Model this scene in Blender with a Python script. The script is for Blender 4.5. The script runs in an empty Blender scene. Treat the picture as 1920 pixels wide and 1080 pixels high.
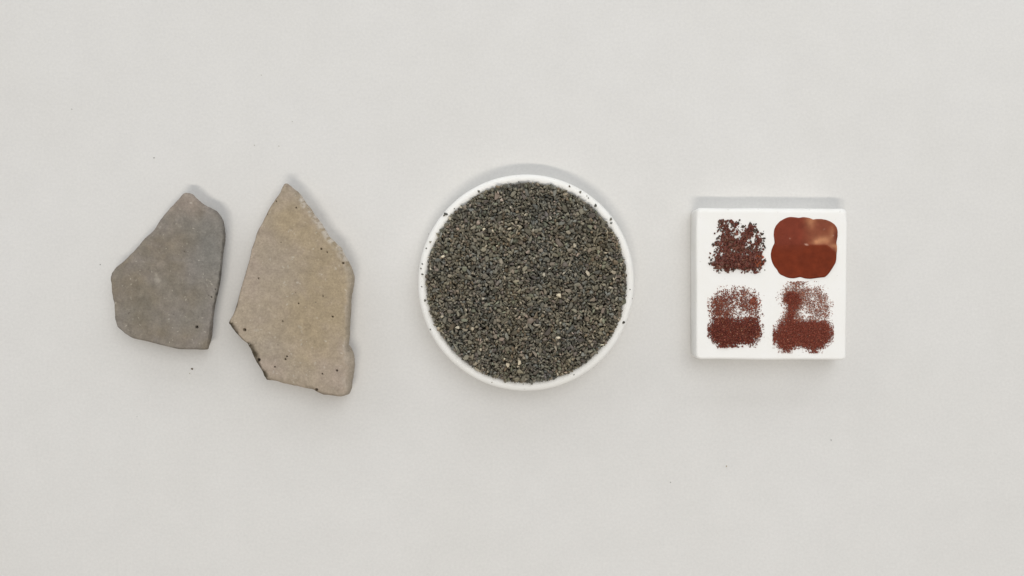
import bpy, bmesh, math, random
import numpy as np
from mathutils import Vector, Matrix, Euler, noise
from mathutils.geometry import delaunay_2d_cdt

scene = bpy.context.scene
COL = scene.collection
rng = np.random.default_rng(7)
random.seed(7)

# ------------------------------------------------------------------ camera
K = 0.175          # millimetres on the table per photograph pixel
DIST = 300.0       # camera height above the table, mm
MM = 0.001
cam_d = bpy.data.cameras.new('camera')
cam_d.sensor_width = 36.0
cam_d.lens = 36.0 * DIST / (1920 * K)
cam_d.clip_start = 0.01
cam_d.clip_end = 20.0
cam = bpy.data.objects.new('camera', cam_d)
COL.objects.link(cam)
cam.location = (0, 0, DIST * MM)
scene.camera = cam

# ------------------------------------------------------------------ light
world = bpy.data.worlds.new('World')
scene.world = world
world.use_nodes = True
bg = world.node_tree.nodes['Background']
bg.inputs[0].default_value = (0.97, 0.985, 1.0, 1)
bg.inputs[1].default_value = 0.28


def area_lamp(name, loc, size, size_y, watts, colour, target=(0, 0, 0)):
    l = bpy.data.lights.new(name, 'AREA')
    l.shape = 'RECTANGLE'
    l.size, l.size_y = size, size_y
    l.energy = watts
    l.color = colour
    o = bpy.data.objects.new(name, l)
    COL.objects.link(o)
    o.location = loc
    d = Vector(target) - Vector(loc)
    o.rotation_euler = d.to_track_quat('-Z', 'Y').to_euler()
    return o


# a warm ceiling strip behind the camera's lower edge: the crisp cool shadows above things
area_lamp('ceiling_strip_lamp', (-0.10, -0.90, 1.60), 0.9, 0.10, 12.6, (1.0, 0.935, 0.845))
# a second strip on the far side: the faint shadows below things
area_lamp('far_strip_lamp', (0.10, 0.95, 1.15), 0.9, 0.15, 0.5, (1.0, 0.98, 0.95))
# a broad soft ceiling panel up and to the right: the table brightens towards that corner
area_lamp('ceiling_panel_lamp', (0.34, 0.36, 0.85), 0.8, 0.8, 3.3, (0.97, 0.985, 1.0))
# a low wide window on the far side: bright far edges of dish and tile
area_lamp('window_lamp', (0.05, 1.00, 0.38), 2.2, 0.4, 5.8, (0.93, 0.965, 1.0))
# an unseen fill lamp added at the left: it lifts the left faces and the upper left of the table
area_lamp('left_fill_lamp', (-1.00, 0.50, 0.45), 0.9, 0.4, 2.0, (0.95, 0.975, 1.0))

scene.view_settings.view_transform = 'Standard'
scene.view_settings.look = 'None'
scene.view_settings.exposure = 0.03
scene.view_settings.gamma = 1.0
scene.view_settings.use_curve_mapping = False


# ------------------------------------------------------------------ helpers
def px(x, y, z=0.0):
    """photograph pixel -> millimetres in the place, for a point z mm above the table"""
    s = K * (DIST - z) / DIST
    return (np.asarray(x, float) - 960.0) * s, (540.0 - np.asarray(y, float)) * s


def lin(r, g, b):
    out = []
    for c in (r, g, b):
        c /= 255.0
        out.append(c / 12.92 if c <= 0.04045 else ((c + 0.055) / 1.055) ** 2.4)
    return np.array(out)


def tag(o, label=None, category=None, group=None, kind=None):
    for k, v in (('label', label), ('category', category), ('group', group), ('kind', kind)):
        if v:
            o[k] = v
    return o


def link(name, mesh, mat=None, parent=None):
    o = bpy.data.objects.new(name, mesh)
    COL.objects.link(o)
    if mat and not mesh.materials:
        mesh.materials.append(mat)
    if parent:
        o.parent = parent
    return o


def set_cols(mesh, cols):
    a = mesh.color_attributes.new('Col', 'FLOAT_COLOR', 'POINT')
    c = np.ones((len(mesh.vertices), 4), np.float32)
    c[:, :3] = cols
    a.data.foreach_set('color', c.ravel())


def fbm(x, y, scale, seed, octaves=4):
    out = np.empty(len(x))
    for i in range(len(x)):
        out[i] = noise.fractal((x[i] / scale + seed * 17.3, y[i] / scale - seed * 9.1, seed * 3.7), 1.0, 2.0, octaves)
    return out


def smooth(a, b, v):
    t = np.clip((v - a) / (b - a), 0, 1)
    return t * t * (3 - 2 * t)


# ------------------------------------------------------------------ materials
def new_mat(name):
    m = bpy.data.materials.new(name)
    m.use_nodes = True
    nt = m.node_tree
    return m, nt, nt.nodes['Principled BSDF']


def nz(nt, scale, detail=4.0, rough=0.55):
    tc = nt.nodes.new('ShaderNodeTexCoord')
    n = nt.nodes.new('ShaderNodeTexNoise')
    n.inputs['Scale'].default_value = scale
    n.inputs['Detail'].default_value = detail
    n.inputs['Roughness'].default_value = rough
    nt.links.new(tc.outputs['Object'], n.inputs['Vector'])
    return n.outputs['Fac']


def rng_map(nt, fac, a, b, lo, hi):
    r = nt.nodes.new('ShaderNodeMapRange')
    r.inputs[1].default_value, r.inputs[2].default_value = a, b
    r.inputs[3].default_value, r.inputs[4].default_value = lo, hi
    nt.links.new(fac, r.inputs[0])
    return r.outputs[0]


def mul(nt, col, fac):
    m = nt.nodes.new('ShaderNodeVectorMath')
    m.operation = 'SCALE'
    nt.links.new(col, m.inputs[0])
    nt.links.new(fac, m.inputs['Scale'])
    return m.outputs[0]


def mixc(nt, fac, a, b):
    m = nt.nodes.new('ShaderNodeMix')
    m.data_type = 'RGBA'
    if isinstance(fac, float):
        m.inputs[0].default_value = fac
    else:
        nt.links.new(fac, m.inputs[0])
    for v, s in ((a, m.inputs[6]), (b, m.inputs[7])):
        if isinstance(v, (tuple, list, np.ndarray)):
            s.default_value = (*[float(q) for q in v[:3]], 1)
        else:
            nt.links.new(v, s)
    return m.outputs[2]


def bump(nt, bsdf, fac, strength, dist):
    b = nt.nodes.new('ShaderNodeBump')
    b.inputs['Strength'].default_value = strength
    b.inputs['Distance'].default_value = dist
    nt.links.new(fac, b.inputs['Height'])
    nt.links.new(b.outputs[0], bsdf.inputs['Normal'])


def mat_table():
    m, nt, b = new_mat('table_laminate')
    big = rng_map(nt, nz(nt, 14.0, 3), 0.35, 0.65, 0.0, 1.0)
    c = mixc(nt, big, (0.676, 0.664, 0.640), (0.690, 0.679, 0.659))
    mott = rng_map(nt, nz(nt, 90.0, 3), 0.3, 0.7, 0.985, 1.012)
    fine = rng_map(nt, nz(nt, 1100.0, 2, 0.7), 0.25, 0.75, 0.955, 1.04)
    c = mul(nt, mul(nt, c, mott), fine)
    nt.links.new(c, b.inputs['Base Color'])
    b.inputs['Roughness'].default_value = 0.62
    b.inputs['Specular IOR Level'].default_value = 0.25
    bump(nt, b, nz(nt, 900.0, 3), 0.12, 0.0002)
    return m


def mat_stone(name, fleck, fine_lo, fine_hi):
    m, nt, b = new_mat(name)
    at = nt.nodes.new('ShaderNodeAttribute')
    at.attribute_name = 'Col'
    c = mul(nt, at.outputs['Color'], rng_map(nt, nz(nt, 260.0, 6, 0.65), 0.3, 0.7, fine_lo, fine_hi))
    c = mul(nt, c, rng_map(nt, nz(nt, 1500.0, 3, 0.75), 0.25, 0.75, 0.80, 1.20))
    speck = rng_map(nt, nz(nt, 750.0, 2, 0.5), 0.68, 0.78, 0.0, 0.4)
    c = mixc(nt, speck, c, fleck)
    dark = rng_map(nt, nz(nt, 620.0, 2, 0.5), 0.27, 0.22, 0.0, 0.5)
    c = mixc(nt, dark, c, (0.07, 0.06, 0.05))
    nt.links.new(c, b.inputs['Base Color'])
    b.inputs['Roughness'].default_value = 0.85
    b.inputs['Specular IOR Level'].default_value = 0.2
    bump(nt, b, nz(nt, 700.0, 6, 0.65), 0.45, 0.0006)
    return m


def mat_ceramic(name, col, rough):
    m, nt, b = new_mat(name)
    c = mixc(nt, rng_map(nt, nz(nt, 120.0, 4), 0.35, 0.65, 0.0, 1.0), col, np.array(col) * np.array([0.985, 0.98, 0.965]))
    speck = rng_map(nt, nz(nt, 900.0, 1, 0.4), 0.74, 0.78, 0.0, 0.25)
    c = mixc(nt, speck, c, (0.45, 0.42, 0.38))
    nt.links.new(c, b.inputs['Base Color'])
    b.inputs['Roughness'].default_value = rough
    b.inputs['Specular IOR Level'].default_value = 0.3
    bump(nt, b, nz(nt, 500.0, 4), 0.10, 0.0003)
    return m


def mat_grain(name, source, rough, spec):
    m, nt, b = new_mat(name)
    if source == 'object':
        n = nt.nodes.new('ShaderNodeObjectInfo')
        col = n.outputs['Color']
    else:
        n = nt.nodes.new('ShaderNodeAttribute')
        n.attribute_name = 'Col'
        col = n.outputs['Color']
    c = mul(nt, col, rng_map(nt, nz(nt, 1500.0, 4, 0.65), 0.3, 0.7, 0.8, 1.2))
    nt.links.new(c, b.inputs['Base Color'])
    b.inputs['Roughness'].default_value = rough
    b.inputs['Specular IOR Level'].default_value = spec
    return m


M_TABLE = mat_table()
M_GREY = mat_stone('grey_stone', (0.42, 0.40, 0.35), 0.92, 1.08)
M_TAN = mat_stone('tan_stone', (0.55, 0.51, 0.44), 0.93, 1.07)
M_DISH = mat_ceramic('white_bisque', (0.86, 0.85, 0.82), 0.6)
M_TILE = mat_ceramic('white_tile_body', (0.86, 0.85, 0.825), 0.5)
M_GRAIN_OBJ = mat_grain('crushed_stone_single', 'object', 0.75, 0.3)
M_GRAIN_VC = mat_grain('crushed_stone_mass', 'attribute', 0.75, 0.3)
M_GLAZE_OBJ = mat_grain('brown_granule_single', 'object', 0.4, 0.4)
M_GLAZE_VC = mat_grain('brown_granule_mass', 'attribute', 0.5, 0.35)


def mat_glaze():
    m, nt, b = new_mat('rust_brown_glaze')
    at = nt.nodes.new('ShaderNodeAttribute')
    at.attribute_name = 'Col'
    c = mul(nt, at.outputs['Color'], rng_map(nt, nz(nt, 420.0, 5, 0.6), 0.3, 0.7, 0.86, 1.14))
    nt.links.new(c, b.inputs['Base Color'])
    b.inputs['Roughness'].default_value = 0.42
    b.inputs['Specular IOR Level'].default_value = 0.08
    bump(nt, b, nz(nt, 600.0, 3), 0.08, 0.0003)
    return m


M_GLAZE = mat_glaze()

# ------------------------------------------------------------------ the table
bm = bmesh.new()
bmesh.ops.create_grid(bm, x_segments=8, y_segments=8, size=0.7)
ret = bmesh.ops.extrude_face_region(bm, geom=bm.faces[:])
for v in ret['geom']:
    if isinstance(v, bmesh.types.BMVert):
        v.co.z -= 0.025
bmesh.ops.recalc_face_normals(bm, faces=bm.faces[:])
me = bpy.data.meshes.new('table_top')
bm.to_mesh(me)
bm.free()
tag(link('table_top', me, M_TABLE), 'pale grey matt table top under everything', None, None, 'structure')


# ------------------------------------------------------------------ slabs from an outline
def resample(pts, attrs, step):
    """closed outline (mm) and per-vertex attributes resampled at an even step"""
    n = len(pts)
    P, A = [], []
    for i in range(n):
        a, b = pts[i], pts[(i + 1) % n]
        L = np.hypot(*(b - a))
        k = max(1, int(round(L / step)))
        for j in range(k):
            t = j / k
            P.append(a * (1 - t) + b * t)
            A.append(attrs[i] * (1 - t) + attrs[(i + 1) % n] * t)
    return np.array(P), np.array(A)


def round_outline(P, passes):
    for _ in range(passes):
        P = 0.25 * np.roll(P, 1, 0) + 0.5 * P + 0.25 * np.roll(P, -1, 0)
    return P


def dist_outline(Q, P):
    """distance of points Q to the closed outline P and index of the nearest sample"""
    B = np.roll(P, -1, 0)
    D = B - P
    L2 = np.maximum((D ** 2).sum(1), 1e-12)
    dist = np.empty(len(Q))
    idx = np.empty(len(Q), int)
    for s in range(0, len(Q), 2000):
        q = Q[s:s + 2000]
        w = q[:, None, :] - P[None]
        t = np.clip((w * D[None]).sum(2) / L2[None], 0, 1)
        e = w - t[..., None] * D[None]
        d2 = (e ** 2).sum(2)
        i = d2.argmin(1)
        idx[s:s + 2000] = i
        dist[s:s + 2000] = np.sqrt(d2[np.arange(len(q)), i])
    return dist, idx


def inside(Q, P):
    B = np.roll(P, -1, 0)
    res = np.zeros(len(Q), bool)
    for s in range(0, len(Q), 4000):
        q = Q[s:s + 4000]
        c = (P[None, :, 1] > q[:, None, 1]) != (B[None, :, 1] > q[:, None, 1])
        xi = (B[None, :, 0] - P[None, :, 0]) * (q[:, None, 1] - P[None, :, 1]) / (B[None, :, 1] - P[None, :, 1] + 1e-15) + P[None, :, 0]
        res[s:s + 4000] = ((c & (q[:, None, 0] < xi)).sum(1) % 2) == 1
    return res


def slab(P, extra, fine, coarse, fine_band, height_fn, colour_fn, skirt, name):
    """closed solid: triangulated top with relief, skirt rings, flat underside.  P, extra: mm"""
    lo, hi = P.min(0), P.max(0)
    pts = []
    for step, band in ((fine, 'f'), (coarse, 'c')):
        gx, gy = np.meshgrid(np.arange(lo[0], hi[0], step), np.arange(lo[1], hi[1], step))
        q = np.stack([gx.ravel(), gy.ravel()], 1) + rng.uniform(-0.3, 0.3, (gx.size, 2)) * step
        q = q[inside(q, P)]
        d, _ = dist_outline(q, P)
        q = q[(d > fine * 0.6) & (d < fine_band)] if band == 'f' else q[d >= fine_band]
        pts.append(q)
    if len(extra):
        ex = extra[inside(extra, P)]
        d, _ = dist_outline(ex, P)
        pts.append(ex[d > fine * 0.5])
    allp = np.concatenate([P] + pts)
    vs = [Vector((float(a), float(b))) for a, b in allp]
    out = delaunay_2d_cdt(vs, [], [list(range(len(P)))], 1, 1e-5)
    V = np.array([(v.x, v.y) for v in out[0]])
    F = out[2]
    d, idx = dist_outline(V, P)
    z = height_fn(V, d, idx)
    bm = bmesh.new()
    bv = [bm.verts.new((V[i, 0], V[i, 1], z[i])) for i in range(len(V))]
    for f in F:
        try:
            bm.faces.new([bv[i] for i in f])
        except ValueError:
            pass
    bm.normal_update()
    if sum(f.normal.z for f in bm.faces) < 0:
        bmesh.ops.reverse_faces(bm, faces=bm.faces[:])
    cen = P.mean(0)
    edges = [e for e in bm.edges if len(e.link_faces) == 1]
    for frac, inset, jit in skirt:
        ret = bmesh.ops.extrude_edge_only(bm, edges=edges)
        edges = [g for g in ret['geom'] if isinstance(g, bmesh.types.BMEdge)]
        nv = [g for g in ret['geom'] if isinstance(g, bmesh.types.BMVert)]
        for v in nv:
            q = np.array([v.co.x, v.co.y])
            u = q - cen
            u /= np.hypot(*u) + 1e-9
            nj = noise.noise((q[0] * 0.8, q[1] * 0.8, frac * 9)) * jit
            v.co.x -= u[0] * (inset + nj)
            v.co.y -= u[1] * (inset + nj)
            v.co.z *= frac
    bmesh.ops.holes_fill(bm, edges=edges)
    bmesh.ops.recalc_face_normals(bm, faces=bm.faces[:])
    for f in bm.faces:
        f.smooth = True
    for e in bm.edges:
        if len(e.link_faces) == 2 and e.calc_face_angle(0) > math.radians(50):
            e.smooth = False
    bm.verts.ensure_lookup_table()
    W = np.array([v.co[:] for v in bm.verts])
    d, idx = dist_outline(W[:, :2], P)
    ins = inside(W[:, :2], P) & (W[:, 2] > 0.01)
    cols = colour_fn(W, np.where(ins, d, 0.0), idx) if colour_fn else None
    for v in bm.verts:
        v.co *= MM
    me = bpy.data.meshes.new(name)
    bm.to_mesh(me)
    bm.free()
    if cols is not None:
        set_cols(me, cols)
    return me


def centre_origin(o):
    """put the object's origin at the middle of its base"""
    n = len(o.data.vertices)
    a = np.empty(n * 3)
    o.data.vertices.foreach_get('co', a)
    a = a.reshape(-1, 3)
    c = (a.min(0) + a.max(0)) / 2
    c[2] = a[:, 2].min()
    a -= c
    o.data.vertices.foreach_set('co', a.ravel())
    o.data.update()
    o.location = c
    return c


def spot_points(spots):
    out = []
    for (x, y, r) in spots:
        out.append((x, y))
        for f, k in ((0.35, 6), (0.7, 8), (1.0, 10), (1.25, 12)):
            for j in range(k):
                a = 2 * math.pi * (j + f) / k
                out.append((x + f * r * math.cos(a), y + f * r * math.sin(a)))
    return np.array(out) if out else np.zeros((0, 2))


def build_stone(name, uv, u0, v0, s, height, pits, flecks, base_fn, mat, seed, jitter, tilt=(0, 0), under=()):
    zmid = height * 0.6
    arr = np.array(uv, float)
    x, y = px(u0 + arr[:, 0] / s, v0 + arr[:, 1] / s, height * arr[:, 3])
    kk = K * (DIST - zmid) / DIST
    P, A = resample(np.stack([x, y], 1), np.column_stack([arr[:, 2] * kk / s, arr[:, 3], arr[:, 4]]), 0.32)
    P = round_outline(P, 3)
    jn = np.array([noise.fractal((p[0] * 0.21, p[1] * 0.21, seed), 0.9, 2.3, 4) for p in P])
    nrm = np.roll(P, -1, 0) - np.roll(P, 1, 0)
    nrm = np.stack([nrm[:, 1], -nrm[:, 0]], 1)
    nrm /= np.linalg.norm(nrm, axis=1)[:, None] + 1e-9
    P = P + nrm * (jn * jitter)[:, None]

    def conv(lst):
        r = []
        for (u, v, rad) in lst:
            a, b = px(u0 + u / s, v0 + v / s, height)
            r.append((float(a), float(b), rad * kk / s))
        return r
    rs = random.Random(seed)
    flecks = list(flecks) + [(rs.uniform(arr[:, 0].min(), arr[:, 0].max()), rs.uniform(arr[:, 1].min(), arr[:, 1].max()), rs.uniform(2.5, 7.0)) for _ in range(45)]
    pt, fl = conv(pits), conv(flecks)
    extra = np.concatenate([spot_points(pt), spot_points(fl)])
    wn = 1 + 0.45 * np.array([noise.fractal((p[0] * 0.35, p[1] * 0.35, seed + 4), 1.0, 2.0, 3) for p in P])
    W = np.maximum(A[:, 0] * wn, 0.25)

    def hf(V, d, idx):
        w, e = W[idx], A[idx, 1]
        t = np.clip(d / w, 0, 1)
        prof = np.sqrt(1 - (1 - t) ** 2) * 0.75 + t * 0.25
        z = height * (e + (1 - e) * prof)
        z += 0.16 * fbm(V[:, 0], V[:, 1], 9.0, seed, 5) + 0.05 * fbm(V[:, 0], V[:, 1], 1.6, seed + 1, 4)
        z += (1 - t) * 0.25 * fbm(V[:, 0], V[:, 1], 1.8, seed + 2, 4) * np.minimum(w, 2.0)
        z += V[:, 0] * tilt[0] + V[:, 1] * tilt[1] - (P[:, 0].mean() * tilt[0] + P[:, 1].mean() * tilt[1])
        for (a, b, r) in pt:
            rr = np.hypot(V[:, 0] - a, V[:, 1] - b) / r
            z -= 3.2 * r * (1 - smooth(0.45, 1.05, rr))
        return np.maximum(z, 0.8)

    def cf(Wv, d, idx):
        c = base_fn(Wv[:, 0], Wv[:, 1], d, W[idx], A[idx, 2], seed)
        for i, (a, b, r) in enumerate(fl):
            th = i * 2.4
            ex, ey = Wv[:, 0] - a, Wv[:, 1] - b
            rr = np.hypot((ex * math.cos(th) + ey * math.sin(th)) * 0.8, (ey * math.cos(th) - ex * math.sin(th)) * 1.7) / r
            k = (1 - smooth(0.5, 1.15, rr))[:, None] * (0.42 if r < 0.5 else 0.22)
            c = c * (1 - k) + np.array([0.56, 0.52, 0.44]) * k
        return np.clip(c, 0.01, 0.8)

    me = slab(P, extra, 0.34, 0.55, 2.6, hf, cf, under, name)
    o = link(name, me, mat)
    centre_origin(o)
    return o


def to_px_xy(x, y, h):
    s = K * (DIST - h) / DIST
    return x / s + 960, 540 - y / s


def blob(X, Y, cx, cy, rx, ry):
    return np.exp(-(((X - cx) / rx) ** 2 + ((Y - cy) / ry) ** 2))


# ---- grey stone: (u, v, bevel width, edge height 0..1, edge darkening 0..1)
g = [(520, 95, 21, 0.86, 0), (560, 105, 28, 0.86, 0), (600, 143, 28, 0.86, 0), (622, 163, 27, 0.84, .1), (660, 183, 24, 0.84, .2), (700, 203, 24, 0.84, .2), (725, 233, 18, 0.84, .2),
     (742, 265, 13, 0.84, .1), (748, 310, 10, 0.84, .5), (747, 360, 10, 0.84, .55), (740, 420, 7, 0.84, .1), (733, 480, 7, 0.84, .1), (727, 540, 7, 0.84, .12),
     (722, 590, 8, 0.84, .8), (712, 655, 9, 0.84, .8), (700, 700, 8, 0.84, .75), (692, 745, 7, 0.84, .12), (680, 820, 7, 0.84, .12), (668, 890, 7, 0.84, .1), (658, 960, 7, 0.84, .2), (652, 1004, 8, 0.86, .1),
     (600, 1005, 8, 0.86, 0), (540, 1004, 8, 0.86, 0), (480, 1001, 8, 0.86, 0), (430, 991, 8, 0.86, 0), (370, 975, 8, 0.86, 0), (300, 958, 8, 0.86, 0), (250, 947, 8, 0.86, 0),
     (215, 938, 8, 0.86, .1), (170, 912, 8, 0.86, .1), (125, 875, 9, 0.86, .1), (112, 820, 11, 0.86, .1), (108, 780, 11, 0.86, .1), (107, 735, 12, 0.86, .1), (98, 700, 11, 0.86, .1), (92, 660, 9, 0.86, 0),
     (90, 620, 9, 0.86, 0), (85, 590, 9, 0.86, 0), (95, 555, 9, 0.86, 0), (120, 525, 8, 0.86, 0), (165, 490, 8, 0.86, 0), (215, 440, 8, 0.86, .1), (250, 400, 9, 0.86, .1), (290, 355, 11, 0.86, .1),
     (335, 315, 8, 0.86, 0), (365, 265, 8, 0.86, 0), (400, 220, 8, 0.86, 0), (440, 175, 11, 0.86, 0), (480, 130, 15, 0.86, 0), (500, 105, 18, 0.86, 0)]


def grey_col(x, y, d, w, dk, seed):
    X, Y = to_px_xy(x, y, 6.5)
    n1 = fbm(x, y, 11.0, seed + 11, 4)
    n2 = fbm(x, y, 7.0, seed + 21, 4)
    n3 = fbm(x, y, 2.2, seed + 31, 4)
    c = np.tile(lin(130, 124, 115), (len(x), 1))
    k = np.clip(0.5 + 0.9 * n1, 0, 1)[:, None]
    c = c * (1 - 0.8 * k) + lin(129, 118, 102) * 0.8 * k
    k = np.clip(0.35 + 1.1 * n2, 0, 1)[:, None]
    c = c * (1 - 0.5 * k) + lin(128, 121, 117) * 0.5 * k
    k = (0.8 * blob(X, Y, 395, 460, 45, 80))[:, None]
    c = c * (1 - k) + lin(122, 120, 115) * k
    k = (0.8 * blob(X, Y, 350, 380, 44, 24))[:, None]
    c = c * (1 - k) + lin(150, 138, 128) * k
    k = (0.4 * blob(X, Y, 270, 580, 60, 50))[:, None]
    c = c * (1 - k) + lin(120, 113, 99) * k
    c *= (1.04 + 0.17 * n3 + 0.10 * n2)[:, None]
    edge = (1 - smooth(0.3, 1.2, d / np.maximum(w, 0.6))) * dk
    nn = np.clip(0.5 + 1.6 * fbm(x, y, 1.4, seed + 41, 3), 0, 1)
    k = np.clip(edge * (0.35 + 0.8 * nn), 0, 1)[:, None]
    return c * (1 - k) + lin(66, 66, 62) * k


grey = build_stone('flat_stone', g, 180, 330, 3.085, 6.5,
                   [(582, 873, 9.5), (668, 700, 5), (652, 690, 3.5), (690, 655, 4), (741, 350, 4), (510, 436, 3)],
                   [(548, 155, 8), (485, 190, 10), (322, 553, 6), (232, 603, 5), (595, 488, 6), (668, 625, 7), (660, 610, 5), (520, 715, 7), (515, 700, 5), (355, 600, 22), (350, 575, 16), (430, 550, 5)],
                   grey_col, M_GREY, 1, 0.16, under=[(0.7, 0.8, 0.12), (0.3, 0.9, 0.2), (0.0, 0.6, 0.3)])
tag(grey, 'smaller dark grey flat stone shard with one black pinhole, left of the tan shard', 'stone')

# ---- tan stone
t = [(292, 58, 21, 0.86, 0), (312, 72, 34, 0.62, 0), (335, 94, 36, 0.62, 0), (352, 110, 38, 0.62, 0), (378, 145, 30, 0.65, 0), (408, 183, 26, 0.65, 0), (428, 212, 24, 0.65, 0), (452, 245, 24, 0.65, 0), (476, 280, 24, 0.65, 0),
     (492, 310, 22, 0.65, 0), (517, 335, 24, 0.65, .05), (541, 354, 22, 0.65, 0.02), (556, 385, 20, 0.68, 0.00), (571, 415, 20, 0.68, 0.00), (590, 450, 22, 0.65, 0.00), (603, 490, 26, 0.60, 0.03), (600, 530, 22, 0.60, 0.03), (591, 565, 16, 0.62, 0.07),
     (586, 600, 14, 0.62, 0.10), (587, 640, 16, 0.62, 0.09), (583, 680, 14, 0.62, 0.07), (580, 730, 14, 0.62, 0.07), (578, 780, 14, 0.62, 0.07), (575, 822, 14, 0.62, 0.10), (592, 836, 28, 0.57, 0.05), (602, 865, 34, 0.57, 0.05), (601, 910, 30, 0.57, 0.05),
     (598, 950, 26, 0.57, 0.05), (590, 1000, 20, 0.60, 0.03), (578, 1030, 18, 0.62, 0.03), (545, 1040, 12, 0.86, 0.03), (500, 1035, 11, 0.86, .2), (460, 1030, 14, 0.86, .3), (430, 1020, 15, 0.86, .35), (412, 1008, 14, 0.86, .3),
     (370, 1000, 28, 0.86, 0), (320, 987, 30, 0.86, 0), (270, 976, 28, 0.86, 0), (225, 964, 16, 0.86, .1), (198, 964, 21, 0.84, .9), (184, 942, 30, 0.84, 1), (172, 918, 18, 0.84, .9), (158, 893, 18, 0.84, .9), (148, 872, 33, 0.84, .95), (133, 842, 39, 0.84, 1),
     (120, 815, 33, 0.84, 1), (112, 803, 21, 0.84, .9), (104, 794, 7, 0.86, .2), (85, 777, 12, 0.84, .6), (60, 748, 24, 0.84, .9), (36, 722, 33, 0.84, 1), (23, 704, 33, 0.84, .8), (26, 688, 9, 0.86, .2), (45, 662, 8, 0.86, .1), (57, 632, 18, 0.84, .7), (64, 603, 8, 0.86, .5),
     (75, 560, 8, 0.86, 0), (86, 520, 9, 0.86, 0), (99, 478, 9, 0.86, .1), (108, 445, 8, 0.86, .5), (118, 400, 9, 0.86, 0), (131, 350, 9, 0.86, .1), (150, 290, 11, 0.86, 0), (171, 247, 11, 0.86, 0), (195, 205, 11, 0.86, .1),
     (216, 165, 11, 0.86, .1), (240, 125, 11, 0.86, .2), (263, 88, 14, 0.86, 0), (280, 62, 18, 0.86, 0)]


def tan_col(x, y, d, w, dk, seed):
    X, Y = to_px_xy(x, y, 8.5)
    n1 = fbm(x, y, 12.0, seed + 11, 4)
    n2 = fbm(x, y, 6.0, seed + 21, 5)
    n3 = fbm(x, y, 2.0, seed + 31, 4)
    c = np.tile(lin(161, 148, 131), (len(x), 1))
    ochre = np.clip(blob(X, Y, 545, 415, 50, 45) + 1.05 * blob(X, Y, 618, 545, 55, 110) + 0.7 * blob(X, Y, 560, 600, 60, 70) + 0.35 * blob(X, Y, 590, 470, 50, 60) + 0.45 * blob(X, Y, 600, 665, 40, 20) + 0.5 * n1 * 0.4, 0, 1)[:, None]
    c = c * (1 - 0.8 * ochre) + lin(159, 143, 117) * 0.8 * ochre
    pink = np.clip(blob(X, Y, 635, 700, 40, 45) + 0.8 * blob(X, Y, 470, 480, 22, 90) + 0.7 * blob(X, Y, 500, 680, 40, 30) + 0.5 * blob(X, Y, 540, 360, 22, 26) + 0.7 * n2, 0, 1)[:, None]
    c = c * (1 - 0.6 * pink) + lin(165, 150, 138) * 0.6 * pink
    k = (0.55 * blob(X, Y, 500, 650, 30, 22) + 0.3 * blob(X, Y, 530, 520, 40, 50))[:, None]
    c = c * (1 - k) + lin(152, 142, 128) * k
    c *= (1.02 + 0.12 * n3 + 0.06 * n1)[:, None]
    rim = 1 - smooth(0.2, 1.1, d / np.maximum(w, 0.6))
    pale = rim * smooth(0.12, 0.5, fbm(x, y, 1.7, seed + 51, 3) + 0.3) * ((X > 560) & (Y < 490))
    k = np.clip(0.75 * pale, 0, 1)[:, None]
    c = c * (1 - k) + lin(205, 196, 184) * k
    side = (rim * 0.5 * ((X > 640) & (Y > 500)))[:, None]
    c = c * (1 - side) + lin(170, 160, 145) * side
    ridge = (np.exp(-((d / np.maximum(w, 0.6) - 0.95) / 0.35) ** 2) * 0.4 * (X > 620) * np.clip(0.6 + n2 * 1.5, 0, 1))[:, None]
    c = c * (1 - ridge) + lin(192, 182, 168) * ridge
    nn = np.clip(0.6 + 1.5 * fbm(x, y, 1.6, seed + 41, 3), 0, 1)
    k = np.clip(rim * dk * (0.75 + 0.6 * nn), 0, 1)[:, None]  # edge darkening by dk; shade of the lower-left faces is painted in here
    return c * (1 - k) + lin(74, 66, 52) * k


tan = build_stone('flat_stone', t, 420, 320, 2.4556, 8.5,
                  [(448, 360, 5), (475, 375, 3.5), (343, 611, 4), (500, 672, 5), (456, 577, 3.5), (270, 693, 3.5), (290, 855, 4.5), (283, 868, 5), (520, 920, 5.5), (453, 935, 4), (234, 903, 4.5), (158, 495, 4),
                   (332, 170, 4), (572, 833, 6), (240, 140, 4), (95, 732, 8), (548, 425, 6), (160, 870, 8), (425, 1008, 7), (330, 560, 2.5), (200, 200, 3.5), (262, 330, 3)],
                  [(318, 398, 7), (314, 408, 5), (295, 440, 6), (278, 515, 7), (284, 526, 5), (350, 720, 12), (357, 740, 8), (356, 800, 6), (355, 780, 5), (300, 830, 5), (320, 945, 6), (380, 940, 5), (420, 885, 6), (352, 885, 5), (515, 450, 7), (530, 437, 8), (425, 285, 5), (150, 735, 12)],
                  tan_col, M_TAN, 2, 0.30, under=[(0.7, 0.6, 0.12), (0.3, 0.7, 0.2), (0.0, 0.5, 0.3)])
tag(tan, 'larger pointed tan flat stone shard with pale chipped edge and scattered black pits', 'stone')

# ------------------------------------------------------------------ grain shapes
def hull_mesh(name, n, ax, seed):
    r = np.random.default_rng(seed)
    p = r.normal(size=(n, 3))
    p /= np.linalg.norm(p, axis=1)[:, None]
    p = p * r.uniform(0.8, 1.0, (n, 1)) * np.array(ax)
    bm = bmesh.new()
    for q in p:
        bm.verts.new(q)
    res = bmesh.ops.convex_hull(bm, input=bm.verts[:])
    junk = [v for v in bm.verts if not v.link_faces]
    if junk:
        bmesh.ops.delete(bm, geom=junk, context='VERTS')
    bmesh.ops.recalc_face_normals(bm, faces=bm.faces[:])
    me = bpy.data.meshes.new(name)
    bm.to_mesh(me)
    bm.free()
    return me


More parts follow.
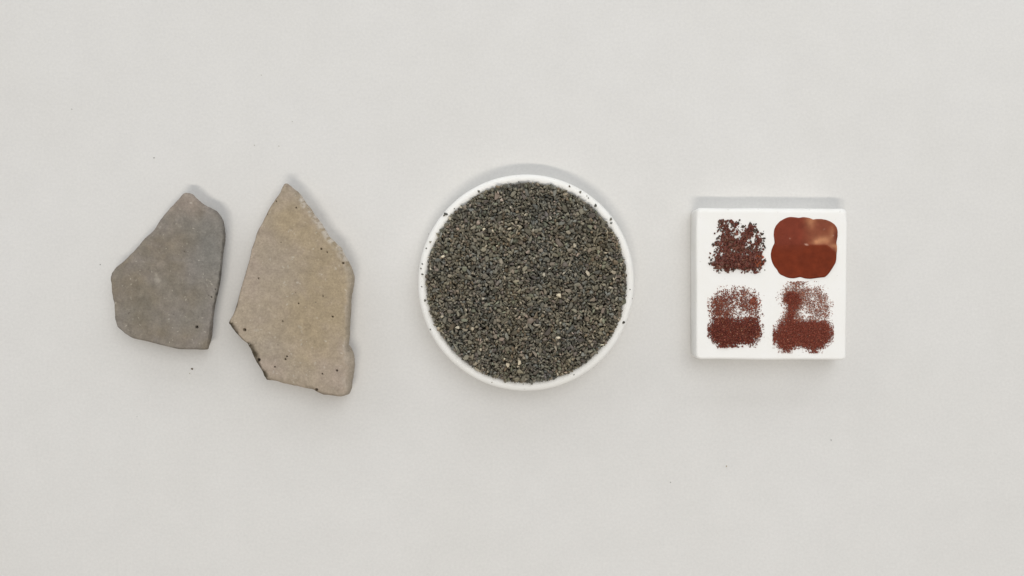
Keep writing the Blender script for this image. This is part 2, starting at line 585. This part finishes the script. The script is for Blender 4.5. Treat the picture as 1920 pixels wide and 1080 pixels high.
def mesh_arrays(me):
    v = np.array([q.co[:] for q in me.vertices])
    f = np.array([list(q.vertices) for q in me.polygons])
    return v, f


SHAPES = [hull_mesh('stone_grain', 13, (1, 1, 1), 100 + i) for i in range(24)]
SH_ARR = [mesh_arrays(m) for m in SHAPES]
SMALL = [mesh_arrays(hull_mesh('granule_shape', 8, (1, 1, 1), 300 + i)) for i in range(16)]
GRANULES = [hull_mesh('brown_granule', 12, (1, 1, 1), 500 + i) for i in range(14)]
GR_ARR = [mesh_arrays(m) for m in GRANULES]


def join_grains(name, items, arrs, jitter_cols=True):
    """items: (shape index, location mm, rotation matrix 3x3, size xyz, colour)"""
    V, F, C, o = [], [], [], 0
    for (si, loc, R, sz, col) in items:
        v, f = arrs[si]
        w = (v * sz) @ R.T + loc
        V.append(w)
        F.append(f + o)
        C.append(np.tile(col, (len(v), 1)))
        o += len(v)
    V = np.concatenate(V) * MM
    F = np.concatenate(F)
    me = bpy.data.meshes.new(name)
    me.vertices.add(len(V))
    me.vertices.foreach_set('co', V.ravel())
    me.loops.add(F.size)
    me.loops.foreach_set('vertex_index', F.ravel().astype(np.int32))
    me.polygons.add(len(F))
    me.polygons.foreach_set('loop_start', np.arange(0, F.size, 3, dtype=np.int32))
    me.polygons.foreach_set('loop_total', np.full(len(F), 3, np.int32))
    me.update(calc_edges=True)
    me.validate()
    set_cols(me, np.concatenate(C))
    return me


def rot(yaw, tx, ty):
    return np.array(Euler((tx, ty, yaw), 'XYZ').to_matrix())


# ------------------------------------------------------------------ the dish
RIM_Z = 9.0
DCX, DCY = [float(q) for q in px(986.5, 530, RIM_Z - 1)]
kr = K * (DIST - RIM_Z + 1) / DIST
R_OUT = 203.5 * kr
R_FILL = 186.5 * kr


def lathe(prof, seg, name, seed):
    bm = bmesh.new()
    rings = []
    for (r, z) in prof:
        ring = []
        for i in range(seg):
            a = 2 * math.pi * i / seg
            wob = 1 + 0.0022 * noise.noise((math.cos(a) * 1.3, math.sin(a) * 1.3, seed))
            ring.append(bm.verts.new((r * wob * math.cos(a) * MM, r * wob * math.sin(a) * MM, z * MM)))
        rings.append(ring)
    for a, b in zip(rings[:-1], rings[1:]):
        for i in range(seg):
            bm.faces.new([a[i], a[(i + 1) % seg], b[(i + 1) % seg], b[i]])
    return bm, rings


def finish(bm, name):
    bmesh.ops.recalc_face_normals(bm, faces=bm.faces[:])
    for f in bm.faces:
        f.smooth = True
    me = bpy.data.meshes.new(name)
    bm.to_mesh(me)
    bm.free()
    return me


dish = bpy.data.objects.new('ceramic_dish', None)
COL.objects.link(dish)
dish.empty_display_size = 0.02
dish.location = (DCX * MM, DCY * MM, 0)
tag(dish, 'round shallow white ceramic dish heaped with dark crushed stone', 'dish')
# bowl: outside wall, underside, inside wall and floor up to the lip
prof = [(0.0001, 1.2), (R_OUT - 9, 1.2), (R_OUT - 5.2, 2.4), (R_OUT - 3.9, 4.6), (R_OUT - 3.5, 6.9)]
bm, rings = lathe(prof, 128, 'bowl', 2)
bowl_in = finish(bm, 'bowl')
prof = [(0.0001, 0.0), (R_OUT - 6, 0.0), (R_OUT - 4.6, 0.25), (R_OUT - 1.6, 2.6), (R_OUT - 0.45, 5.2), (R_OUT - 0.12, 6.9)]
bm, rings = lathe(prof, 128, 'wall', 2)
link('bowl', bowl_in, M_DISH, dish)
link('outer_wall', finish(bm, 'outer_wall'), M_DISH, dish)
prof = []
for i in range(13):
    a = math.pi * i / 12
    prof.append((R_OUT - 1.75 + 1.72 * math.cos(a), 6.9 + (RIM_Z - 6.9) * math.sin(a) ** 0.8 if 0 < i < 12 else 6.9))
bm, rings = lathe(prof, 160, 'rim', 2)
link('rim', finish(bm, 'rim'), M_DISH, dish)


def rim_z(r):
    c = np.clip((r - (R_OUT - 1.75)) / 1.72, -1, 1)
    return 6.9 + (RIM_Z - 6.9) * (1 - c * c) ** 0.4


# ------------------------------------------------------------------ crushed stone in the dish
GS = 0.22
half = int(R_OUT / GS) + 3
N = 2 * half + 1
ax = (np.arange(N) - half) * GS
GX, GY = np.meshgrid(ax, ax, indexing='ij')
GR = np.hypot(GX, GY)
ang_noise = np.array([[0.0]])
edge_off = lambda a: 0.6 * noise.fractal((math.cos(a) * 6, math.sin(a) * 6, 3.1), 1.0, 2.0, 4)
H = np.where(GR < R_FILL - 0.4, 6.6 + 1.3 * (1 - (GR / R_FILL) ** 2), np.minimum(rim_z(GR), RIM_Z))
H += 0.25 * np.array([[noise.noise((x * 0.12, y * 0.12, 5.0)) for y in ax] for x in ax])
TARGET = 1.0 * (1 - (GR / R_FILL) ** 2)
ID = np.full((N, N), -1, int)

palette = [(lin(96, 92, 80), 26), (lin(86, 84, 76), 22), (lin(104, 99, 85), 13), (lin(90, 92, 90), 14), (lin(98, 88, 78), 11), (lin(88, 80, 78), 8), (lin(112, 104, 92), 8), (lin(74, 70, 62), 14),
           (lin(134, 126, 112), 5), (lin(98, 84, 66), 5), (lin(94, 98, 84), 6), (lin(154, 145, 129), 1.2), (lin(128, 112, 104), 2.5)]
pw = np.array([p[1] for p in palette], float)
pw /= pw.sum()
pc = np.array([p[0] for p in palette])


def grain_colour(x, y):
    k = rng.choice(len(pc), p=pw)
    c = pc[k] * rng.uniform(0.55, 1.5) * np.array([1.62, 1.55, 1.36])
    # brown-olive and blue-grey drifts through the heap
    d = noise.noise((x * 0.11, y * 0.11, 8.0))
    c = c * (1 + d * np.array([0.16, 0.04, -0.16]))
    c = c * 0.62 + c.mean() * np.array([1.05, 1.0, 0.87]) * 0.38
    return np.clip(c, 0.02, 0.7)


items = []
NG = 12000
sizes = np.clip(np.exp(rng.normal(math.log(0.57), 0.34, NG)), 0.24, 1.5)
order = np.argsort(-sizes + rng.normal(0, 0.55, NG))
sizes = sizes[order]
for s in sizes:
    best = None
    for _ in range(6):
        r = (R_FILL - 0.30 * s) * math.sqrt(rng.random())
        a = rng.random() * 2 * math.pi
        if r > R_FILL - 2.0:
            r += edge_off(a) * (r - R_FILL + 2.0) / 2.0
        x, y = r * math.cos(a), r * math.sin(a)
        i, j = int(round(x / GS)) + half, int(round(y / GS)) + half
        sc = H[i, j] - TARGET[i, j]
        if best is None or sc < best[0]:
            best = (sc, x, y, i, j)
    _, x, y, i, j = best
    el = rng.uniform(1.0, 1.9) if rng.random() < 0.75 else rng.uniform(1.8, 2.9)
    A_, B_ = s * math.sqrt(el), s / math.sqrt(el)
    C_ = B_ * rng.uniform(0.5, 0.95)
    yaw = rng.random() * 2 * math.pi
    w = int(A_ / GS) + 1
    i0, i1, j0, j1 = max(i - w, 0), min(i + w + 1, N), max(j - w, 0), min(j + w + 1, N)
    lx, ly = GX[i0:i1, j0:j1] - x, GY[i0:i1, j0:j1] - y
    ca, sa = math.cos(yaw), math.sin(yaw)
    rr = ((lx * ca + ly * sa) / A_) ** 2 + ((-lx * sa + ly * ca) / B_) ** 2
    mk = rr < 1
    if not mk.any():
        continue
    h = H[i0:i1, j0:j1]
    zc = 0.45 * h[mk].mean() + 0.55 * h[mk].max() + 0.45 * C_
    top = zc + 0.85 * C_ * np.sqrt(np.clip(1 - rr, 0, 1))
    up = mk & (top > h)
    h[up] = top[up]
    ID[i0:i1, j0:j1][up] = len(items)
    R = rot(yaw, rng.normal(0, 0.34), rng.normal(0, 0.34))
    items.append((int(rng.integers(24)), np.array([x, y, zc]), R, np.array([A_, B_, C_]) * 1.08, grain_colour(x, y)))

cnt = np.bincount(ID[ID >= 0], minlength=len(items))
big = set(np.argsort(-cnt)[:300].tolist())
gravel = bpy.data.objects.new('crushed_stone_heap', None)
COL.objects.link(gravel)
gravel.empty_display_size = 0.02
gravel.location = (DCX * MM, DCY * MM, 1.2 * MM)
tag(gravel, 'heap of dark olive grey crushed stone filling the round white dish', 'gravel')
base = np.array([0, 0, -1.2])
rest = [(a, b + base, c, d, e) for k, (a, b, c, d, e) in enumerate(items) if k not in big and (cnt[k] > 0 or b[2] > 7.5)]
fine_me = join_grains('small_grains', rest, SH_ARR)
tag(link('small_grains', fine_me, M_GRAIN_VC, gravel), 'small dark stone grains packed between the larger ones', None, None, 'stuff')
for m in SHAPES:
    m.materials.append(M_GRAIN_OBJ)
for k in sorted(big):
    si, loc, R, sz, col = items[k]
    o = link('grain', SHAPES[si], None, gravel)
    M4 = Matrix.Translation(Vector(loc + base) * MM) @ Matrix(R.tolist()).to_4x4() @ Matrix.Diagonal(Vector((*(sz * MM), 1)))
    o.matrix_basis = M4
    o.color = (*[float(q) for q in col], 1)
# the unseen body of the heap: a shallow mound of packed fines under the grains
bm = bmesh.new()
rad = R_FILL - 0.55
ringv = []
for q in range(0, 9):
    r = rad * q / 8
    ringv.append([bm.verts.new((r * math.cos(2 * math.pi * i / 64) * MM if q else 0, r * math.sin(2 * math.pi * i / 64) * MM if q else 0,
                                (6.35 + 1.3 * (1 - (q / 8) ** 2) - 1.2) * MM)) for i in range(64 if q else 1)])
for q in range(8):
    for i in range(64):
        b0, b1 = ringv[q + 1][i], ringv[q + 1][(i + 1) % 64]
        bm.faces.new([ringv[0][0], b0, b1] if q == 0 else [ringv[q][i], b0, b1, ringv[q][(i + 1) % 64]])
bot = [bm.verts.new(((rad - 3.2) * math.cos(2 * math.pi * i / 64) * MM, (rad - 3.2) * math.sin(2 * math.pi * i / 64) * MM, 0.1 * MM)) for i in range(64)]
for i in range(64):
    bm.faces.new([ringv[8][i], bot[i], bot[(i + 1) % 64], ringv[8][(i + 1) % 64]])
bm.faces.new(bot)
core_me = finish(bm, 'packed_fines')
set_cols(core_me, np.tile(lin(70, 66, 58), (len(core_me.vertices), 1)))
tag(link('packed_fines', core_me, M_GRAIN_VC, gravel), None, None, None, 'stuff')

# ---- loose crumbs on the rim: (x px, y px, radius px)
loose = []
for u, v, r in [(552, 298, 11), (285, 480, 15), (272, 492, 9), (157, 706, 11), (127, 758, 7), (95, 885, 8), (83, 922, 7), (95, 970, 9), (90, 1070, 6), (876, 217, 6), (355, 437, 6), (140, 640, 4)]:
    loose.append((770 + u / 4.32, 290 + v / 4.32, r / 4.32))
for u, v, r in [(467, 303, 11), (520, 335, 5), (533, 352, 6), (712, 525, 14), (716, 556, 11), (380, 258, 11), (590, 413, 13)]:
    loose.append((980 + u / 4.32, 290 + v / 4.32, r / 4.32))
for u, v, r in [(190, 400, 8), (783, 910, 6), (1085, 926, 6), (140, 122, 13)]:
    loose.append((770 + u / 5.143, 540 + v / 5.143, r / 5.143))
for u, v, r in [(816, 455, 15), (870, 185, 5), (415, 875, 6), (890, 260, 4)]:
    loose.append((980 + u / 4.32, 500 + v / 4.32, r / 4.32))
CR_SHAPES = [SHAPES[i].copy() for i in range(6)]
rim_crumbs = []
for n_, (X, Y, r) in enumerate(loose):
    x, y = [float(q) for q in px(X, Y, RIM_Z)]
    rad_ = r * K * 1.15
    z = float(rim_z(np.array(math.hypot(x - DCX, y - DCY)))) + rad_ * 0.35
    o = link('stone_crumb', CR_SHAPES[n_ % 6], None)
    o.location = (x * MM, y * MM, z * MM)
    o.rotation_euler = (rng.normal(0, .2), rng.normal(0, .2), rng.random() * 6.28)
    o.scale = (rad_ * 1.15 * MM, rad_ * 0.9 * MM, rad_ * 0.65 * MM)
    o.color = (*[float(q) for q in grain_colour(x, y) * 0.8], 1)
    ang = (math.degrees(math.atan2(x - DCX, y - DCY)) + 360) % 360
    rim_crumbs.append((int((ang + 15) // 30) % 12, (ang + 15) % 30, o))
HOURS = ['twelve', 'one', 'two', 'three', 'four', 'five', 'six', 'seven', 'eight', 'nine', 'ten', 'eleven']
NTH = ['first', 'second', 'third', 'fourth', 'fifth', 'sixth', 'seventh', 'eighth']
for hr in range(12):
    here = sorted([c for c in rim_crumbs if c[0] == hr], key=lambda c: c[1])
    for q, c in enumerate(here):
        where = 'dark crumb loose on the dish rim at %s o\'clock' % HOURS[hr]
        where += ', the only one there' if len(here) == 1 else ', %s of %d going clockwise' % (NTH[q], len(here))
        tag(c[2], where, 'crumb', 'loose crumbs on the dish rim')

# ---- crumbs and specks on the table
def speck(name, X, Y, r, col, label, group=None, stretch=1.0, yaw=0.0):
    x, y = [float(q) for q in px(X, Y, 0)]
    rr = r * K * 0.8
    o = link(name, CR_SHAPES[int(X) % 6], None)
    o.location = (x * MM, y * MM, rr * 0.5 * MM)
    o.rotation_euler = (0, 0, yaw)
    o.scale = (rr * stretch * MM, rr * MM, rr * 0.6 * MM)
    o.color = (*[float(q) for q in col], 1)
    tag(o, label, 'crumb', group)


speck('brown_crumb', 360.5, 691.5, 2.6, lin(92, 78, 52), 'brown crumb lying on the table just below the dark grey shard', None, 1.35, 0.3)
for X, Y, r, c, lab in [
        (289, 296, 1.7, (110, 106, 100), 'dark speck of dust on the table straight above the grey shard'),
        (135, 205, 1.4, (110, 106, 100), 'speck of dust nearest the upper left corner of the table in view'),
        (477, 272, 1.5, (140, 130, 118), 'left one of the two brownish specks side by side above the tan shard'),
        (523, 274, 1.3, (150, 140, 128), 'right one of the two brownish specks side by side above the tan shard'),
        (548, 228, 1.3, (150, 146, 138), 'faint speck on the table a little above the two brownish specks'),
        (490, 141, 1.5, (160, 154, 146), 'faint speck on the table farthest up above the tan shard'),
        (188, 496, 1.5, (110, 108, 104), 'speck of dust just left of the grey shard\'s left corner'),
        (356, 700, 1.3, (160, 150, 110), 'minute yellowish speck right beside the brown crumb'),
        (1558, 825, 1.6, (105, 102, 98), 'dark speck on the table below the right edge of the white tile'),
        (1257, 904, 1.5, (105, 102, 98), 'dark speck lowest on the table, between dish and tile'),
        (1362, 874, 1.9, (165, 150, 120), 'tan speck on the table below the left part of the white tile'),
        (257, 781, 1.2, (130, 126, 120), 'speck of dust on the table below the grey shard\'s left part')]:
    speck('dust_speck', X, Y, r, lin(*c), lab, 'dust specks on the table', 1.1, X)

# ------------------------------------------------------------------ the tile
TH = 8.7
corners = [(1304.5, 389.0, 1), (1588.5, 391.0, 1), (1585.5, 675.0, 0), (1304.5, 673.0, 0)]
rr_px = 9.0
pts = []
for i in range(4):
    p, a, b = [np.array(corners[k % 4][:2]) for k in (i, i - 1, i + 1)]
    da, db = (a - p) / np.linalg.norm(a - p), (b - p) / np.linalg.norm(b - p)
    p0, p1 = p + da * rr_px, p + db * rr_px
    for k in range(9):
        s_ = k / 8
        pts.append((1 - s_) ** 2 * p0 + 2 * s_ * (1 - s_) * (p + (p0 + p1 - 2 * p) * 0.1) + s_ ** 2 * p1)
pts = np.array(pts)
x, y = px(pts[:, 0], pts[:, 1], TH - 0.7)
P, A = resample(np.stack([x, y], 1), np.zeros((len(x), 1)), 0.5)
tc = P.mean(0)
half_t = (P.max(0) - P.min(0)) / 2
wn = np.array([noise.noise((p[0] * 0.08, p[1] * 0.08, 1.2)) for p in P])
P = P + (P - tc) / half_t[0] * (wn * 0.18)[:, None]
up = smooth(0.75, 1.0, (P[:, 1] - tc[1]) / half_t[1])
TW = 0.75 + 0.95 * up + 0.1 * wn
TE = 1 - (0.7 + 0.9 * up) / TH


def tile_h(V, d, idx):
    t_ = np.clip(d / TW[idx], 0, 1)
    z = TH * (TE[idx] + (1 - TE[idx]) * np.sqrt(1 - (1 - t_) ** 2))
    return z + 0.035 * fbm(V[:, 0], V[:, 1], 14.0, 6, 3)


tile_me = slab(P, np.zeros((0, 2)), 0.22, 1.6, 2.0, tile_h, None, [(0.7, -0.02, 0.06), (0.06, 0.0, 0.06), (0.0, 0.45, 0.0)], 'glaze_test_tile')
tile = link('glaze_test_tile', tile_me, M_TILE)
T0 = centre_origin(tile)
tag(tile, 'square white ceramic tile with four rust brown glaze patches', 'tile')
T0mm = T0 / MM


def tile_local(X, Y, z):
    x, y = px(X, Y, TH)
    return float(x) - T0mm[0], float(y) - T0mm[1], z - T0mm[2]


# ---- smooth glaze patch
gl = [(370, 120), (440, 125), (490, 133), (540, 122), (600, 127), (650, 140), (680, 156), (720, 148), (790, 148), (860, 160), (920, 185), (970, 220), (1000, 260), (1013, 310), (1012, 380), (1003, 430), (995, 470),
      (1005, 520), (1005, 570), (998, 620), (995, 690), (985, 740), (950, 800), (905, 870), (870, 910), (840, 935), (780, 940), (720, 948), (650, 958), (590, 955), (545, 945), (510, 932), (480, 938), (430, 950), (380, 950),
      (330, 940), (280, 918), (240, 900), (210, 870), (195, 835), (160, 795), (130, 740), (112, 680), (108, 620), (120, 560), (140, 510), (160, 475), (155, 420), (147, 360), (155, 290), (180, 235), (230, 180), (290, 145), (330, 128)]
ga = np.array(gl, float)
x, y = px(1430 + ga[:, 0] / 7.2, 390 + ga[:, 1] / 7.2, TH)
P, A = resample(np.stack([x, y], 1), np.zeros((len(x), 1)), 0.25)
P = round_outline(P, 2)


def gl_uv(x, y):
    X, Y = to_px_xy(x, y, TH)
    return (X - 1430) * 7.2, (Y - 390) * 7.2


def lower_mask(u, v):
    top = np.where(u < 600, 500 - 0.02 * (600 - u), 495 + 95 * smooth(840, 1000, u))
    return smooth(-14, 14, v - top)


def gl_h(V, d, idx):
    u, v = gl_uv(V[:, 0], V[:, 1])
    t_ = np.clip(d / 0.55, 0, 1)
    thick = 0.20 + 0.14 * lower_mask(u, v) * smooth(520, 640, u) + 0.06 * fbm(V[:, 0], V[:, 1], 4.0, 15, 3)
    thick += 0.06 * np.exp(-((d - 0.45) / 0.3) ** 2)
    return np.maximum(0.05 + thick * np.sqrt(1 - (1 - t_) ** 2), 0.05)


def gl_c(W, d, idx):
    u, v = gl_uv(W[:, 0], W[:, 1])
    n1 = fbm(W[:, 0], W[:, 1], 3.5, 25, 4)
    n2 = fbm(W[:, 0], W[:, 1], 1.1, 35, 4)
    lo = lower_mask(u, v)
    c_up = lin(119, 54, 38)[None] * (1 - smooth(480, 700, u))[:, None] + lin(132, 74, 53)[None] * smooth(480, 700, u)[:, None]
    c_lo = np.tile(lin(112, 46, 24), (len(u), 1))
    k = (0.35 + 0.65 * smooth(350, 650, u) * lo + 0.65 * (1 - smooth(350, 650, u)))
    m = (lo * (0.25 + 0.75 * smooth(480, 620, u)) + (1 - smooth(480, 620, u)) * smooth(430, 620, v) * 0.75)
    m = np.clip(m, 0, 1)[:, None]
    c = c_up * (1 - m) + c_lo * m
    pale = (0.7 * blob(u, v, 825, 430, 95, 50) + 0.45 * blob(u, v, 730, 460, 60, 40) + 0.55 * blob(u, v, 930, 350, 30, 80) + 0.75 * blob(u, v, 960, 510, 60, 30)) * (1 - lo) + 0.85 * blob(u, v, 1003, 555, 20, 60) + 0.45 * blob(u, v, 645, 190, 65, 80) * (1 - lo)
    k = np.clip(pale * (0.85 + 0.7 * n1), 0, 1)[:, None]
    c = c * (1 - k) + lin(188, 132, 96) * k
    dk = np.clip(0.7 * blob(u, v, 790, 240, 110, 60) * (1 - lo), 0, 1)[:, None]
    c = c * (1 - dk) + lin(120, 62, 46) * dk
    dk = np.clip(0.8 * blob(u, v, 985, 380, 30, 70), 0, 1)[:, None] * (1 - lo)[:, None]
    c = c * (1 - dk) + lin(108, 52, 40) * dk
    nick = (0.95 * np.maximum(blob(u, v, 580, 492, 14, 8), blob(u, v, 600, 502, 12, 6)) + 0.7 * blob(u, v, 828, 285, 8, 8) + 0.7 * blob(u, v, 946, 372, 8, 8) + 0.4 * blob(u, v, 367, 413, 8, 8))[:, None]
    nick = np.clip(nick, 0, 1)
    c = c * (1 - nick) + lin(205, 165, 145) * nick
    c *= (1 + 0.12 * n1 + 0.06 * n2)[:, None]
    return np.clip(c, 0.005, 0.8)


glaze_me = slab(P, np.zeros((0, 2)), 0.16, 0.30, 1.0, gl_h, gl_c, [(0.0, 0.0, 0.0)], 'smooth_glaze_patch')
a = np.empty(len(glaze_me.vertices) * 3)
glaze_me.vertices.foreach_get('co', a)
a = a.reshape(-1, 3)
a[:, :2] -= T0[:2]
a[:, 2] += (TH - 0.03) * MM - T0[2]
glaze_me.vertices.foreach_set('co', a.ravel())
tag(link('smooth_glaze_patch', glaze_me, M_GLAZE, tile), 'smooth rust brown glaze patch with four rounded lobes and a paler smear')


# ---- granular patches from density maps
def density(rows):
    D = np.array([[int(c) for c in r.split()] for r in rows], float) / 9.0
    nr, nc = D.shape

    def f(s_, t_):
        i = np.clip(t_ * nr - 0.5, 0, nr - 1.001)
        j = np.clip(s_ * nc - 0.5, 0, nc - 1.001)
        i0, j0 = i.astype(int), j.astype(int)
        fi, fj = i - i0, j - j0
        return (D[i0, j0] * (1 - fi) * (1 - fj) + D[i0 + 1, j0] * fi * (1 - fj) + D[i0, j0 + 1] * (1 - fi) * fj + D[i0 + 1, j0 + 1] * fi * fj)
    return f


def granular(rows, box, count, rmed, rsig, colour, arrs, power, clump, layer, seed):
    """box in photograph pixels x0,x1,y0,y1; returns items in tile-local mm"""
    f = density(rows)
    r = np.random.default_rng(seed)
    x0, x1, y0, y1 = box
    out = []
    st = r.random((count * 6, 2))
    dn = f(st[:, 0], st[:, 1])
    cl = np.array([noise.fractal((s_ * clump, t_ * clump * (y1 - y0) / (x1 - x0), seed * 1.7), 1.0, 2.0, 3) for s_, t_ in st])
    prob = np.clip(dn ** power * (1 + np.where(dn < 0.8, 0.7, 0.05) * cl), 0, 1) * (dn > 0.03)
    keep = r.random(len(st)) < prob
    st, dn = st[keep][:count], dn[keep][:count]
    for (s_, t_), q in zip(st, dn):
        X, Y = x0 + s_ * (x1 - x0), y0 + t_ * (y1 - y0)
        rad_ = float(np.clip(np.exp(r.normal(math.log(rmed), rsig)), rmed * 0.45, rmed * 2.4)) * K
        x, y, z = tile_local(X, Y, TH)
        z += rad_ * 0.3 + r.random() * layer * q ** 3 + 0.02
        sz = rad_ * np.array([r.uniform(0.9, 1.5), r.uniform(0.7, 1.1), r.uniform(0.45, 0.7)])
        out.append((int(r.integers(len(arrs))), np.array([x, y, z]), rot(r.random() * 6.28, r.normal(0, .2), r.normal(0, .2)), sz, colour(s_, t_, q, r)))
    return out


COARSE = ['0 0 6 5 4 5 2 0 0 0 0 0', '0 2 6 6 2 4 4 2 7 5 0 0', '0 2 3 7 4 4 3 5 8 3 2 2', '1 1 4 8 6 4 4 8 6 3 5 1', '0 2 6 9 7 6 7 7 4 2 8 2', '0 5 7 7 7 9 9 5 2 5 5 2',
          '0 3 6 7 6 7 9 6 4 4 3 3', '1 5 5 6 4 4 6 4 6 8 8 1', '2 5 8 9 9 7 8 7 8 9 9 3', '4 8 9 9 9 9 9 9 9 9 8 3', '1 7 9 9 9 9 9 9 9 9 7 2', '0 3 3 5 3 1 1 4 4 8 5 0']
FINE = ['0 0 1 1 1 2 2 2 1 0 0 0', '0 1 3 4 3 4 4 5 4 3 1 0', '1 3 5 6 4 5 4 5 5 5 3 1', '3 6 6 6 5 4 4 5 6 8 6 1', '4 7 7 7 5 5 5 6 6 7 5 1', '2 6 6 6 5 4 4 4 5 5 4 1', '2 5 6 6 5 4 3 2 3 5 5 2',
        '2 6 8 9 9 7 6 7 8 8 6 1', '4 9 9 9 9 9 9 9 9 9 8 3', '6 9 9 9 9 9 9 9 9 9 9 2', '4 9 9 9 9 9 9 9 9 9 9 2', '0 7 9 9 9 9 9 9 9 8 5 0', '0 1 6 8 6 5 4 2 2 3 1 0']
POWDER = ['0 0 1 3 5 5 2 0 1 1 0 0', '0 1 4 5 5 5 4 5 4 3 1 0', '1 2 6 9 8 6 5 5 5 5 3 0', '0 2 9 9 9 7 5 4 4 5 4 1', '0 2 5 9 9 7 4 5 5 5 5 2', '0 0 3 9 7 4 3 4 5 5 5 1', '0 1 5 9 6 3 2 3 4 5 5 2',
          '0 4 7 8 7 5 4 6 6 4 3 1', '2 6 8 9 9 9 9 9 9 9 8 3', '6 8 9 9 9 9 9 9 9 9 9 6', '7 9 9 9 9 9 9 9 9 9 9 6', '6 9 9 9 9 9 9 9 9 9 9 3', '3 8 9 9 7 7 8 9 9 8 4 0', '0 2 6 4 0 0 2 5 6 2 0 0']


def col_coarse(s_, t_, q, r):
    c = [lin(94, 47, 36), lin(86, 41, 32), lin(100, 56, 42), lin(84, 58, 44), lin(112, 70, 54)][int(r.choice(5, p=[.34, .28, .18, .12, .08]))]
    if q < 0.4 and r.random() < 0.5:
        c = [lin(70, 57, 47), lin(62, 50, 42)][int(r.integers(2))]
    if s_ > 0.8 and t_ > 0.66 and t_ < 0.9 and r.random() < 0.35:
        c = lin(140, 70, 42)
    return np.clip(c * r.uniform(0.85, 1.45), 0.01, 0.6)


def col_fine(s_, t_, q, r):
    c = [lin(112, 66, 54), lin(100, 54, 42), lin(124, 80, 64)][int(r.integers(3))] if t_ < 0.53 else [lin(96, 46, 34), lin(88, 42, 34), lin(104, 52, 34), lin(112, 62, 54)][int(r.choice(4, p=[.36, .3, .24, .1]))]
    if r.random() < 0.05:
        c = lin(150, 108, 88)
    if s_ > 0.7 and 0.2 < t_ < 0.4 and r.random() < 0.3:
        c = lin(136, 68, 46)
    return np.clip(c * r.uniform(1.0, 1.6) * np.array([1.08, .95, .9]), 0.01, 0.6)


def col_powder(s_, t_, q, r):
    c = [lin(112, 56, 42), lin(104, 50, 36), lin(120, 66, 52)][int(r.integers(3))]
    if t_ < 0.55 and q < 0.75:
        c = [lin(134, 96, 82), lin(120, 80, 68), lin(150, 114, 98), lin(104, 68, 58)][int(r.integers(4))]
    if r.random() < 0.04:
        c = lin(158, 112, 92)
    return np.clip(c * r.uniform(1.1, 1.6) * np.array([1.08, .93, .88]), 0.01, 0.6)


# coarse: the bigger granules singly, the crumbs between them joined
it = granular(COARSE, (1310 + 150 / 7.714, 1310 + 970 / 7.714, 390 + 170 / 7.714, 390 + 940 / 7.714), 3700, 1.5, 0.5, col_coarse, GR_ARR, 2.1, 7.0, 0.8, 3)
big_i = sorted(range(len(it)), key=lambda k: -it[k][3][0] * it[k][3][1])[:150]
bs = set(big_i)
coarse = link('coarse_granule_patch', join_grains('coarse_granule_patch', [q for k, q in enumerate(it) if k not in bs], GR_ARR), M_GLAZE_VC, tile)
tag(coarse, 'broken square patch of coarse dark brown granules', None, None, 'stuff')
for m in GRANULES:
    m.materials.append(M_GLAZE_OBJ)
for k in big_i:
    si, loc, R, sz, col = it[k]
    o = link('granule', GRANULES[si], None, coarse)
    o.matrix_basis = Matrix.Translation(Vector(loc) * MM) @ Matrix(R.tolist()).to_4x4() @ Matrix.Diagonal(Vector((*(sz * MM), 1)))
    o.color = (*[float(q) for q in col], 1)

it = granular(FINE, (1310 + 110 / 6.75, 1310 + 830 / 6.75, 520 + 90 / 6.75, 520 + 890 / 6.75), 12500, 1.05, 0.32, col_fine, SMALL, 2.1, 9.0, 0.5, 4)
tag(link('fine_granule_patch', join_grains('fine_granule_patch', it, SMALL), M_GLAZE_VC, tile), 'patch of fine brown granules, speckled above and dense below', None, None, 'stuff')
it = granular(POWDER, (1440 + 60 / 6.75, 1440 + 830 / 6.75, 520 + 50 / 6.75, 520 + 960 / 6.75), 24000, 0.82, 0.28, col_powder, SMALL, 2.15, 10.0, 0.4, 5)
tag(link('powder_patch', join_grains('powder_patch', it, SMALL), M_GLAZE_VC, tile), 'patch of the finest reddish brown powder with a solid blot upper left', None, None, 'stuff')
for m in list(bpy.data.meshes):
    if m.users == 0:
        bpy.data.meshes.remove(m)
